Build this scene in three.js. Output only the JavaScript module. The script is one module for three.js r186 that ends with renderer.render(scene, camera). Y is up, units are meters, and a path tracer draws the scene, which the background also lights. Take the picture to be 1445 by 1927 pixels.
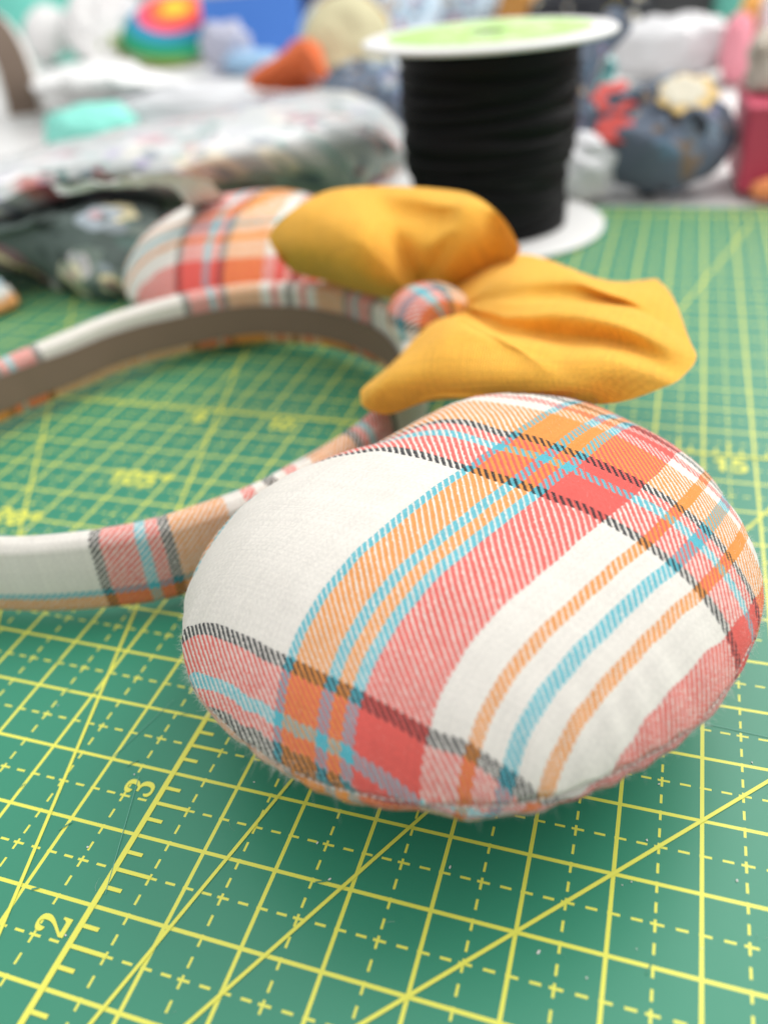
import * as THREE from 'three';
import { mergeGeometries, mergeVertices } from 'three/addons/utils/BufferGeometryUtils.js';
import { RoundedBoxGeometry } from 'three/addons/geometries/RoundedBoxGeometry.js';
import { FontLoader } from 'three/addons/loaders/FontLoader.js';
import { TextGeometry } from 'three/addons/geometries/TextGeometry.js';
import { ImprovedNoise } from 'three/addons/math/ImprovedNoise.js';
import { RectAreaLightUniformsLib } from 'three/addons/lights/RectAreaLightUniformsLib.js';

// ---------------------------------------------------------------- camera, light, exposure
const scene = new THREE.Scene();
const camera = new THREE.PerspectiveCamera(63.4013, 767 / 1024, 0.01, 20);
camera.position.set(0.0727206, 0.12030804, -0.00019926);
{
  const fwd = new THREE.Vector3(-0.28469148, -0.57467974, -0.76726394);
  const right = new THREE.Vector3(0.95199599, -0.07556641, -0.29663672);
  const up = new THREE.Vector3().crossVectors(right, fwd).normalize();
  camera.quaternion.setFromRotationMatrix(new THREE.Matrix4().makeBasis(right, up, fwd.clone().negate()));
}
camera.focus = 0.136;
camera.userData.fStop = 8.4;

const renderer = new THREE.WebGLRenderer({ antialias: true });
renderer.setSize(767, 1024);
renderer.toneMapping = THREE.LinearToneMapping;
renderer.toneMappingExposure = 0.98;
renderer.shadowMap.enabled = true;
RectAreaLightUniformsLib.init();

// even ambient standing in for soft light from the unseen room
scene.background = new THREE.Color().setRGB(0.60, 0.602, 0.605);
// unseen large window, out of view behind right, placed to light ear and mat
const unseenWindowLight = new THREE.RectAreaLight(new THREE.Color().setRGB(1.0, 0.985, 0.96), 6.2, 1.3, 1.0);
unseenWindowLight.position.set(0.75, 1.05, -1.15);
unseenWindowLight.lookAt(0.0, 0.0, -0.25);
scene.add(unseenWindowLight);
// unseen overhead panel, out of view, placed to brighten the ear and the mat
const unseenOverheadLight = new THREE.RectAreaLight(new THREE.Color().setRGB(1, 0.99, 0.975), 1.5, 2.4, 2.4);
unseenOverheadLight.position.set(0.1, 1.6, 0.15);
unseenOverheadLight.lookAt(0.1, 0, 0.15 - 0.001);
scene.add(unseenOverheadLight);

// ---------------------------------------------------------------- helpers
let seed = 20240611;
const rnd = () => { seed = (seed * 1664525 + 1013904223) >>> 0; return seed / 4294967296; };
const rr = (a, b) => a + (b - a) * rnd();
const noise = new ImprovedNoise();
const fbm = (x, y, z, o = 3) => { let s = 0, a = 1, f = 1; for (let i = 0; i < o; i++) { s += a * noise.noise(x * f, y * f, z * f); a *= 0.5; f *= 2.03; } return s; };
const V = (x, y, z) => new THREE.Vector3(x, y, z);
const clamp = (x, a, b) => Math.min(b, Math.max(a, x));
const smooth = (a, b, x) => { const t = clamp((x - a) / (b - a), 0, 1); return t * t * (3 - 2 * t); };
const used = {};
function numbered(name) { const n = used[name] = (used[name] ?? -1) + 1; return n ? name + '_' + String(n).padStart(3, '0') : name; }
function shadow(m) { m.castShadow = m.receiveShadow = true; return m; }
function tag(o, label, category, group) { o.userData.label = label; o.userData.category = category; if (group) o.userData.group = group; return o; }
function thing(name, label, category, p = [0, 0, 0], group) {
  const g = new THREE.Group(); g.name = numbered(name); g.position.set(...p); scene.add(g); return tag(g, label, category, group);
}
function part(name, geo, mat, parent, label) {            // geometry is given in world places; the part is hung under its thing
  const m = shadow(new THREE.Mesh(geo, mat)); m.name = name; if (label) m.userData.label = label;
  let off = V(0, 0, 0); for (let p = parent; p && p !== scene; p = p.parent) off.add(p.position);
  m.position.copy(off.negate()); parent.add(m); return m;
}
// a sheet of (nu+1) x (nv+1) points; f(u,v) -> Vector3, t(u,v) -> [s,t]
function sheet(nu, nv, f, t, flip = false) {
  const pos = [], uv = [], idx = [];
  for (let j = 0; j <= nv; j++) for (let i = 0; i <= nu; i++) {
    const u = i / nu, v = j / nv, p = f(u, v); pos.push(p.x, p.y, p.z); const q = t ? t(u, v, p) : [u, v]; uv.push(q[0], q[1]);
  }
  for (let j = 0; j < nv; j++) for (let i = 0; i < nu; i++) {
    const a = j * (nu + 1) + i, b = a + 1, c = a + nu + 1, d = c + 1;
    flip ? idx.push(a, c, b, b, c, d) : idx.push(a, b, c, b, d, c);
  }
  const g = new THREE.BufferGeometry();
  g.setAttribute('position', new THREE.Float32BufferAttribute(pos, 3)); g.setAttribute('uv', new THREE.Float32BufferAttribute(uv, 2)); g.setIndex(idx);
  g.computeVertexNormals(); return g;
}
// smooth normals across vertices that share a place (uv seams keep their uv)
function weldNormals(g) {
  const p = g.attributes.position, n = g.attributes.normal, map = new Map();
  const key = (i) => Math.round(p.getX(i) * 2e5) + '_' + Math.round(p.getY(i) * 2e5) + '_' + Math.round(p.getZ(i) * 2e5);
  for (let i = 0; i < p.count; i++) { const k = key(i), s = map.get(k) ?? [0, 0, 0]; s[0] += n.getX(i); s[1] += n.getY(i); s[2] += n.getZ(i); map.set(k, s); }
  for (let i = 0; i < p.count; i++) { const s = map.get(key(i)), l = Math.hypot(...s) || 1; n.setXYZ(i, s[0] / l, s[1] / l, s[2] / l); }
  return g;
}
const cr = (a, b, c, d, t) => 0.5 * (2 * b + (c - a) * t + (2 * a - 5 * b + 4 * c - d) * t * t + (3 * b - a - 3 * c + d) * t * t * t);
// a smooth surface through a net of points given in millimetres
function netSurface(net) {
  const R = net.length, K = net[0].length;
  const at = (i, j) => { // linear continuation beyond the border
    if (i < 0) return at(0, j).map((x, k) => 2 * x - at(1, j)[k]);
    if (i >= R) return at(R - 1, j).map((x, k) => 2 * x - at(R - 2, j)[k]);
    if (j < 0) return at(i, 0).map((x, k) => 2 * x - at(i, 1)[k]);
    if (j >= K) return at(i, K - 1).map((x, k) => 2 * x - at(i, K - 2)[k]);
    return net[i][j];
  };
  return (u, v) => {
    const x = u * (R - 1), y = v * (K - 1), i = Math.min(R - 2, Math.floor(x)), j = Math.min(K - 2, Math.floor(y)), tx = x - i, ty = y - j;
    const o = [0, 0, 0];
    for (let k = 0; k < 3; k++) {
      const r = [-1, 0, 1, 2].map((a) => cr(at(i + a, j - 1)[k], at(i + a, j)[k], at(i + a, j + 1)[k], at(i + a, j + 2)[k], ty));
      o[k] = cr(...r, tx) / 1000;
    }
    return V(...o);
  };
}
// the same border, bulging to the other side
function underNet(net, share = 0.6) {
  const R = net.length - 1, K = net[0].length - 1;
  return net.map((row, i) => row.map((p, j) => p.map((x, k) => {
    const u = i / R, v = j / K;
    const c = (1 - u) * net[0][j][k] + u * net[R][j][k] + (1 - v) * net[i][0][k] + v * net[i][K][k]
      - (1 - u) * (1 - v) * net[0][0][k] - u * (1 - v) * net[R][0][k] - (1 - u) * v * net[0][K][k] - u * v * net[R][K][k];
    return c - share * (x - c);
  })));
}
const std = (o) => new THREE.MeshStandardMaterial({ roughness: 0.8, ...o });
const phys = (o) => new THREE.MeshPhysicalMaterial({ roughness: 0.8, ...o });
const lin = (r, g, b) => new THREE.Color().setRGB(r, g, b);
function dataTex(n, m, fill, srgb) {
  const d = new Uint8Array(n * m * 4), o = [0, 0, 0];
  for (let j = 0; j < m; j++) for (let i = 0; i < n; i++) { fill(i, j, o); const k = (j * n + i) * 4; d[k] = o[0]; d[k + 1] = o[1]; d[k + 2] = o[2]; d[k + 3] = 255; }
  const t = new THREE.DataTexture(d, n, m, THREE.RGBAFormat); t.magFilter = t.minFilter = THREE.LinearFilter; t.wrapS = t.wrapT = THREE.RepeatWrapping;
  if (srgb) t.colorSpace = THREE.SRGBColorSpace; t.needsUpdate = true; return t;
}
const toSRGB = (x) => Math.round(255 * (x <= 0.0031308 ? 12.92 * x : 1.055 * Math.pow(x, 1 / 2.4) - 0.055));

// ---------------------------------------------------------------- cloth and print
const WHITE_T = [0.80, 0.765, 0.70], BLACK_T = [0.02, 0.022, 0.027], RED_T = [0.76, 0.120, 0.100], BLUE_T = [0.10, 0.47, 0.56], ORANGE_T = [0.80, 0.305, 0.065];
const PA = 12.208, PB = 12.88;                    // one repeat of the plaid, in cm: 336 by 352 threads of 0.365 mm
function stripeA(a) {
  a = ((a % PA) + PA) % PA;
  for (const [x0, x1, c] of [[0.26, 0.44, BLUE_T], [0.44, 1.12, ORANGE_T], [1.12, 1.33, BLUE_T], [1.33, 1.61, ORANGE_T], [1.61, 1.80, BLUE_T], [1.80, 2.99, RED_T], [3.62, 3.84, ORANGE_T], [4.21, 4.46, BLUE_T],
    [4.85, 5.06, ORANGE_T], [5.67, 6.86, RED_T], [6.86, 7.05, BLUE_T], [7.05, 7.33, ORANGE_T], [7.33, 7.54, BLUE_T], [7.54, 8.22, ORANGE_T], [8.22, 8.40, BLUE_T]]) if (a >= x0 && a < x1) return c;
  return WHITE_T;
}
function stripeB(b) {
  b = (((b + 5.44) % PB) + PB) % PB - 5.44;       // white from -5.48 to -0.39
  for (const [x0, x1, c] of [[-0.42, -0.17, BLACK_T], [-0.17, 0.53, RED_T], [0.53, 0.75, BLUE_T], [0.75, 0.97, RED_T], [0.97, 1.21, BLACK_T], [1.21, 2.42, ORANGE_T], [2.82, 3.10, RED_T], [3.36, 3.66, BLACK_T],
    [3.92, 4.20, RED_T], [4.60, 5.82, ORANGE_T], [5.80, 6.03, BLACK_T], [6.03, 6.25, RED_T], [6.25, 6.47, BLUE_T], [6.47, 7.18, RED_T], [7.18, 7.43, BLACK_T]]) if (b >= x0 && b < x1) return c;
  return WHITE_T;
}
const plaidMap = (() => {
  const N = 2048, ta = 336, tb = 352, ca = [], cb = [], ca0 = [], cb0 = [];
  for (let k = 0; k < ta; k++) { const j = rr(0.93, 1.05); ca0.push(stripeA((k + 0.5) * PA / ta)); ca.push(ca0[k].map((x) => x * j)); }
  for (let k = 0; k < tb; k++) { const j = rr(0.93, 1.05); cb0.push(stripeB((k + 0.5) * PB / tb)); cb.push(cb0[k].map((x) => x * j)); }
  const napG = new Float32Array(512 * 512).map(() => rnd() * 2 - 1), nap = (i, j) => { const x = i * 0.23, y = j * 0.23, a = Math.floor(x), b = Math.floor(y), fx = x - a, fy = y - b, g = (p, q) => napG[(q & 511) * 512 + (p & 511)]; return (g(a, b) * (1 - fx) + g(a + 1, b) * fx) * (1 - fy) + (g(a, b + 1) * (1 - fx) + g(a + 1, b + 1) * fx) * fy; };
  return dataTex(N, N, (i, j, o) => {
    // the yarns wander a little
    const wx = 0.16 * Math.sin(j * 0.041) + 0.12 * Math.sin(j * 0.0137 + 2), wy = 0.16 * Math.sin(i * 0.037 + 1) + 0.12 * Math.sin(i * 0.0153);
    const x = i * ta / N + wx, y = j * tb / N + wy, ia = Math.floor(x), ib = Math.floor(y);
    const fx = x - ia, fy = y - ib, A = ((ia % ta) + ta) % ta, B = ((ib % tb) + tb) % tb;
    const wa = ca0[A] === WHITE_T, wb = cb0[B] === WHITE_T, share = wa === wb ? 0.5 : wa ? 0.38 : 0.67;   // the white yarn is the finer one
    const ph = (((ia + ib + 0.45 * (fx + fy)) % 4) + 4) % 4, over = ph < 4 * share + 0.5 * nap(j + 700, i);
    const c = over ? ca[A] : cb[B], d = over ? cb[B] : ca[A];
    // loose fibres of the nap carry some of the other yarn's colour across
    const h = ((i * 73856093) ^ (j * 19349663)) >>> 0, r = ((h ^ (h >>> 13)) * 1274126177 >>> 0) / 4294967296;
    const m = r < 0.07 ? 0.55 : 0.03, n = (0.93 + 0.10 * r) * (1 + 0.05 * nap(i, j));
    for (let k = 0; k < 3; k++) o[k] = toSRGB(clamp(n * (c[k] * (1 - m) + d[k] * m), 0, 1));
  }, true);
})();
const twillBump = (() => {
  const N = 256, T = 16;
  const t = dataTex(N, N, (i, j, o) => {
    const x = i * T / N, y = j * T / N, ia = Math.floor(x), ib = Math.floor(y), fx = x - ia - 0.5, fy = y - ib - 0.5, ph = (((ia + ib) % 4) + 4) % 4;
    const over = ph < 2;
    const across = over ? fx : fy, along = over ? (ph + 0.5 + fy - 1) / 2 : 0;
    const ridge = Math.sqrt(Math.max(0, 1 - 4 * across * across * 0.9));
    const z = 0.35 + 0.45 * ridge + 0.15 * (over ? 1 : 0.6) + 0.06 * Math.sin(i * 1.7 + j * 0.9);
    o[0] = o[1] = o[2] = Math.round(255 * clamp(z, 0, 1));
  });
  t.repeat.set(336 / 16, 352 / 16); return t;
})();
const plaid = phys({ map: plaidMap, bumpMap: twillBump, bumpScale: 0.00028, roughness: 1, sheen: 0.12, sheenRoughness: 0.6, sheenColor: lin(1, 1, 1) });
const fibre = phys({ color: lin(0.80, 0.77, 0.72), roughness: 1, sheen: 0.4, sheenRoughness: 0.7 });
const plainWeave = (() => {
  const N = 256, T = 16;
  return dataTex(N, N, (i, j, o) => {
    const x = i * T / N, y = j * T / N, ia = Math.floor(x), ib = Math.floor(y), fx = x - ia - 0.5, fy = y - ib - 0.5, over = (ia + ib) % 2 === 0;
    const a = over ? fx : fy, l = over ? fy : fx;
    const z = Math.sqrt(Math.max(0, 1 - 3.6 * a * a)) * (0.7 + 0.3 * Math.cos(l * Math.PI)) * (0.92 + 0.08 * Math.sin(ia * 5.1 + ib * 2.3));
    o[0] = o[1] = o[2] = Math.round(255 * clamp(z, 0, 1));
  });
})();
const mustardMap = dataTex(512, 512, (i, j, o) => {    // uneven dye of the yarns, 64 by 64 threads
  const ia = Math.floor(i / 8), ib = Math.floor(j / 8), over = (ia + ib) % 2 === 0;
  const k = over ? ia * 12.9898 : ib * 78.233 + 3.1, h = Math.abs(Math.sin(k) * 43758.5453) % 1, h2 = Math.abs(Math.sin(k * 1.7 + (over ? ib : ia) * 0.37) * 9631.77) % 1;
  const s = 0.90 + 0.13 * h + 0.07 * h2;
  o[0] = toSRGB(clamp(0.92 * s, 0, 1)); o[1] = toSRGB(0.475 * s * (0.97 + 0.05 * h2)); o[2] = toSRGB(0.058 * s);
}, true);
mustardMap.repeat.set(1 / 0.0384, 1 / 0.0384);          // uv in metres, a thread is 0.6 mm
plainWeave.repeat.set(1 / 0.0096, 1 / 0.0096);
const mustard = phys({ map: mustardMap, bumpMap: plainWeave, bumpScale: 0.0004, roughness: 0.95, sheen: 0.45, sheenRoughness: 0.5, sheenColor: lin(1, 0.75, 0.35) });

// ---------------------------------------------------------------- the table and the cutting mat
const IN = 0.0254;
{
  const g = new THREE.BoxGeometry(4.4, 0.03, 4.2); g.translate(-0.6, -0.0185, -1.6);
  const t = shadow(new THREE.Mesh(g, std({ color: lin(0.74, 0.735, 0.72), roughness: 0.45 }))); t.name = 'table_top';
  t.userData = { label: 'white table top under the green cutting mat and the clutter', kind: 'structure' }; scene.add(t);
}
const MAT_GREEN = [0.028, 0.220, 0.132], MAT_YELLOW = [0.69, 0.69, 0.10];
const gridMap = dataTex(1024, 1024, (i, j, o) => {
  // one half-inch cell; i runs across (v), j runs away from the camera (u)
  const N = 1024, x = i / N, y = j / N, w = 0.0245, d = 0.0160;
  const near = (t, c, h) => Math.abs(((t - c + 1.5) % 1) - 0.5) < h;
  let on = near(x, 0, w) || near(y, 0, w);
  const dash = (t) => t < 0.115 || t > 0.97 || (t > 0.235 && t < 0.365) || (t > 0.445 && t < 0.60) || (t > 0.725 && t < 0.86);
  if (near(y, 0.5, d) && dash(x)) on = true;
  if (near(x, 0.5, d) && dash(1 - y)) on = true;
  const h = ((i * 73856093) ^ (j * 19349663)) >>> 0, r = ((h ^ (h >>> 13)) * 1274126177 >>> 0) / 4294967296;
  const c = on ? MAT_YELLOW : MAT_GREEN, s = on ? 0.94 + 0.10 * r : 0.96 + 0.08 * r;
  for (let k = 0; k < 3; k++) o[k] = toSRGB(c[k] * s);
}, true);
const matGrain = dataTex(512, 512, (i, j, o) => {
  const f = (s) => noise.noise(Math.cos(i / 512 * 6.2832) * s, Math.sin(i / 512 * 6.2832) * s + Math.cos(j / 512 * 6.2832) * s, Math.sin(j / 512 * 6.2832) * s);
  o[0] = o[1] = o[2] = Math.round(clamp(128 + 55 * f(30) + 40 * f(55), 0, 255));
});
matGrain.repeat.set(0.9, 0.9);
const matMat = phys({ map: gridMap, bumpMap: matGrain, bumpScale: 0.00002, roughness: 0.42 });
const printMat = std({ color: lin(...MAT_YELLOW), roughness: 0.5 });
{
  const mat = thing('cutting_mat', 'green self-healing cutting mat with yellow inch grid and angle lines under the plaid headband', 'cutting mat');
  const u0 = -0.6, u1 = 17.0, v0 = -11.4, v1 = 12.6, r = 0.35;
  const s = new THREE.Shape();
  const X0 = v0 * IN, X1 = v1 * IN, Y0 = u0 * IN, Y1 = u1 * IN, R = r * IN;
  s.moveTo(X0 + R, Y0); s.lineTo(X1 - R, Y0); s.quadraticCurveTo(X1, Y0, X1, Y0 + R); s.lineTo(X1, Y1 - R); s.quadraticCurveTo(X1, Y1, X1 - R, Y1); s.lineTo(X0 + R, Y1); s.quadraticCurveTo(X0, Y1, X0, Y1 - R); s.lineTo(X0, Y0 + R); s.quadraticCurveTo(X0, Y0, X0 + R, Y0);
  const g = new THREE.ExtrudeGeometry(s, { depth: 0.0026, bevelEnabled: true, bevelThickness: 0.0002, bevelSize: 0.0002, bevelSegments: 1, curveSegments: 6 });
  g.translate(0, 0, -0.0028); g.rotateX(-Math.PI / 2);
  { const p = g.attributes.position, t = g.attributes.uv; for (let i = 0; i < p.count; i++) t.setXY(i, p.getX(i) / (IN / 2), -p.getZ(i) / (IN / 2)); }
  part('mat_sheet', g, matMat, mat);
  // printed marks: thin sheets a tenth of a millimetre over the mat; places in inches (u away, v to the right)
  const strip = (ua, va, ub, vb, w, h = 0.00010) => {
    const L = Math.hypot(ub - ua, vb - va), nx = (ub - ua) / L * w / 2, nu = -(vb - va) / L * w / 2;
    const P = (u, v) => [v * IN, h, -u * IN], q = [P(ua + nu, va + nx), P(ub + nu, vb + nx), P(ub - nu, vb - nx), P(ua - nu, va - nx)];
    const b = new THREE.BufferGeometry(); b.setAttribute('position', new THREE.Float32BufferAttribute(q.flat(), 3)); b.setAttribute('uv', new THREE.Float32BufferAttribute([0, 0, 1, 0, 1, 1, 0, 1], 2)); b.setIndex([0, 2, 1, 0, 3, 2]); b.computeVertexNormals(); return b;
  };
  const ticks = [];
  for (let k = 0; k < 132; k++) { const u = 0.125 * k; if (k % 4 === 0) continue; ticks.push(strip(u, 0.02, u, k % 4 === 2 ? 0.26 : 0.125, 0.026)); }
  for (let k = -88; k < 96; k++) { const v = 0.125 * k; if (k % 4 === 0) continue; ticks.push(strip(8.02, v, k % 4 === 2 ? 8.25 : 8.125, v, 0.026)); ticks.push(strip(16.5, v, k % 4 === 2 ? 16.28 : 16.4, v, 0.026)); }
  part('ruler_tick', mergeGeometries(ticks), printMat, mat).userData.kind = 'stuff';
  part('ruler_line', mergeGeometries([strip(0, 0, 16.5, 0, 0.040, 0.00012), strip(8, -11, 8, 12, 0.040, 0.00013), strip(16.5, -11, 16.5, 12, 0.05, 0.00012)]), printMat, mat);
  for (const [deg, len] of [[15, 16.6], [30, 14], [45, 15], [60, 13]]) for (const sg of [-1, 1]) {
    const t = deg * Math.PI / 180, L = Math.min(len, 16.4 / Math.cos(t), 11 / Math.sin(t));
    part('angle_line', strip(0, 0, L * Math.cos(t), sg * L * Math.sin(t), 0.024, 0.00015), printMat, mat);
  }
  // knife marks and lint of use
  const cutMat = std({ color: lin(0.11, 0.34, 0.25), roughness: 0.6 }), lintMat = std({ color: lin(0.62, 0.62, 0.58), roughness: 1 });
  const cuts = []; for (let k = 0; k < 45; k++) { const u = rr(0.8, 12), v = rr(-5, 8), a = rr(-0.35, 0.35) + (rnd() < 0.4 ? 1.57 : 0), l = rr(0.15, 1.6); cuts.push(strip(u, v, u + l * Math.cos(a), v + l * Math.sin(a), rr(0.003, 0.006), 0.00018)); }
  // nicks where the blade has taken print away
  const nicks = []; for (let k = 0; k < 90; k++) { const u = rr(1, 9), v = rr(-5, 7), on = rnd() < 0.5, a = rr(0.3, 1.2), U = on ? Math.round(u * 2) / 2 : u, W = on ? v : Math.round(v * 2) / 2, l = rr(0.02, 0.05); nicks.push(strip(U - l * Math.cos(a), W - l * Math.sin(a), U + l * Math.cos(a), W + l * Math.sin(a), rr(0.004, 0.012), 0.00020)); }
  part('print_nick', mergeGeometries(nicks), std({ color: lin(0.05, 0.25, 0.155), roughness: 0.6 }), mat).userData.kind = 'stuff';
  const hairs = fuzz(46, () => [V(rr(-3, 5) * IN, 0.0002, -rr(1, 8) * IN), V(rr(-1, 1), 0.02, rr(-1, 1)).normalize()], 0.001, 0.005, 0.000016); { const p = hairs.attributes.position; for (let i = 0; i < p.count; i++) p.setY(i, clamp(p.getY(i), 0.00016, 0.0006)); }
  part('lint_fibre', hairs, lintMat, mat).userData.kind = 'stuff';
  part('knife_mark', mergeGeometries(cuts), cutMat, mat).userData.kind = 'stuff';
  const specks = []; for (let k = 0; k < 150; k++) { const q = new THREE.IcosahedronGeometry(rr(0.00008, 0.00022), 0); q.scale(rr(0.7, 2), 0.6, 1); q.rotateY(rr(0, 6)); q.translate(rr(-3.5, 6) * IN, 0.00012, -rr(1, 9) * IN); specks.push(q); }
  part('lint', mergeGeometries(specks), lintMat, mat).userData.kind = 'stuff';
  const serif = await new FontLoader().loadAsync('fonts/droid/droid_serif_bold.typeface.json'), sans = await new FontLoader().loadAsync('fonts/droid/droid_sans_bold.typeface.json');
  const numeral = (str, font, size, u, v, along, squeeze = 1) => {     // along = true: read along u with the tops towards -v
    const t = new TextGeometry(str, { font, size: size * IN, depth: 0.00006, curveSegments: 6, bevelEnabled: false });
    t.scale(squeeze, 1, 1); t.rotateX(-Math.PI / 2); if (along) t.rotateY(Math.PI / 2);
    t.translate(v * IN, 0.00006, -u * IN); part('printed_numeral', t, printMat, mat);
  };
  for (let n = 1; n <= 7; n++) numeral(String(n), serif, 0.215, n - 0.235, -0.062, true, 0.82);
  for (let n = 9; n <= 16; n++) numeral(String(n), sans, 0.26, 7.68, n - 11 - 0.42, false, 0.9);
  numeral('105\u00b0', sans, 0.27, 6.28, -2.72, false); numeral('75\u00b0', sans, 0.27, 6.28, 2.0, false); numeral('120\u00b0', sans, 0.27, 5.35, -3.75, false);
}

// ---------------------------------------------------------------- padded ears
// o: c centre of the seam, tilt of its plane, R radius, T and D how far the upper and the lower side bulge, dir the bearing (in the plane) of the flat base, map (x, y, R) -> [a, b] in cm on the plaid
function earFrame(o) {
  const n = V(Math.sin(o.tilt[0]), 1, Math.sin(o.tilt[1])).normalize(); if (o.normal) n.copy(o.normal).normalize();
  const ref = Math.abs(n.x) > 0.8 ? V(0, 0, 1) : V(1, 0, 0);
  const e1 = ref.addScaledVector(n, -ref.dot(n)).normalize(), e2 = V().crossVectors(n, e1); return { n, e1, e2 };
}
function earGeometry(o) {
  const { n, e1, e2 } = earFrame(o), nr = o.nr ?? 44, nt = o.nt ?? 180, lump = o.lump ?? 0.0006;
  const rim = (th) => { let d = 0; if (o.base !== undefined) { d = Math.abs(((th - o.base + 15.708) % 6.2832) - 3.1416); } const cut = o.base === undefined || Math.cos(d) < 0.2 ? 9 : (o.cut ?? 0.9) / Math.cos(d), m = Math.pow(1 + Math.pow(cut, -14), -1 / 14); return m + 0.006 * Math.sin(5 * th + 1) + 0.004 * Math.sin(11 * th + 2); };
  const point = (u, v, up) => {
    const th = u * 2 * Math.PI, f = Math.sin(v * Math.PI / 2), k = rim(th), pk = Math.exp(-Math.pow((1 - f) / 0.10, 2));
    const groove = 1 - 0.012 * Math.exp(-Math.pow((1 - f) / 0.0015, 2));
    const x = o.R * k * f * groove * Math.cos(th), y = o.R * (o.asp ?? 1) * k * f * groove * Math.sin(th);
    const db = o.base === undefined ? 9 : Math.abs(((th - o.base + 15.708) % 6.2832) - 3.1416), wb = (o.slope ?? 0) * Math.exp(-Math.pow(db / 0.75, 2));
    let h = (up ? o.T : -o.D) * Math.pow(Math.max(0, 1 - Math.pow(f, (o.p ?? 3.5) - 1.3 * wb)), (o.q ?? 0.66) + 0.45 * wb);
    h += (up ? 1 : -1) * (1 - Math.pow(f, 6)) * lump * fbm(x * 55 + 3, y * 55, o.R * 100 + (up ? 0 : 7), 3);
    h += (up ? 1 : -1) * pk * (0.00042 * Math.sin(th * 46 + 3 * Math.sin(th * 7)) + 0.0008 * fbm(th * 5, 3, o.R * 50, 3)) * (f < 0.999 ? 1 : 0) + (up ? 0.00013 : 0) * fbm(x * 260, y * 260, 4, 2);
    return V(...o.c).addScaledVector(e1, x).addScaledVector(e2, y).addScaledVector(n, h);
  };
  const t = (u, v, up) => { const th = u * 2 * Math.PI, f = Math.sin(v * Math.PI / 2), k = rim(th) * (up ? 1 : 1 + 0.9 * Math.sqrt(Math.max(0, 1 - f))) / (up ? 1 : f || 1); return o.map(o.R * k * f * Math.cos(th), o.R * (o.asp ?? 1) * k * f * Math.sin(th), o.R); };
  const ring = (v) => 1 - Math.pow(1 - v, 1.25);
  const a = sheet(nt, nr, (u, v) => point(u, ring(v), true), (u, v) => t(u, ring(v), true), true), b = sheet(nt, nr, (u, v) => point(u, ring(v), false), (u, v) => t(u, ring(v), false), false);
  return { top: weldNormals(a), bottom: weldNormals(b), point: (u, v, up) => point(u, ring(v), up), n };
}
// loose fibres standing off the cloth: f() -> [point, outward direction]
function fuzz(count, f, len0, len1, rad = 0.000017) {
  const pos = [], idx = [];
  for (let k = 0; k < count; k++) {
    const [p, d] = f(); const len = rr(len0, len1) * (rnd() < 0.05 ? 1.9 : 0.55 + 0.6 * (0.5 + fbm(p.x * 90, p.y * 90, p.z * 90, 2))), bend = V(rr(-1, 1), rr(-1, 1), rr(-1, 1)).multiplyScalar(0.9), dir = d.clone().addScaledVector(V(rr(-1, 1), rr(-1, 1), rr(-1, 1)), 0.75).normalize();
    if (rnd() < 0.06) p.addScaledVector(d, 0.0002);
    const s1 = V().crossVectors(dir, V(rr(-1, 1), rr(-1, 1), rr(-1, 1))).normalize(), s2 = V().crossVectors(dir, s1), at = pos.length / 3, S = 3;
    for (let i = 0; i <= S; i++) {
      const t = i / S, q = p.clone().addScaledVector(dir, t * len).addScaledVector(bend, t * t * len * 0.5), w = rad * (1 - 0.7 * t);
      for (let m = 0; m < 3; m++) { const a = m * 2.0944; pos.push(q.x + w * (Math.cos(a) * s1.x + Math.sin(a) * s2.x), q.y + w * (Math.cos(a) * s1.y + Math.sin(a) * s2.y), q.z + w * (Math.cos(a) * s1.z + Math.sin(a) * s2.z)); }
    }
    for (let i = 0; i < S; i++) for (let m = 0; m < 3; m++) { const a = at + i * 3 + m, b = at + i * 3 + (m + 1) % 3; idx.push(a, b, a + 3, b, b + 3, a + 3); }
  }
  const g = new THREE.BufferGeometry(); g.setAttribute('position', new THREE.Float32BufferAttribute(pos, 3)); g.setIndex(idx); g.computeVertexNormals(); return g;
}

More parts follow.
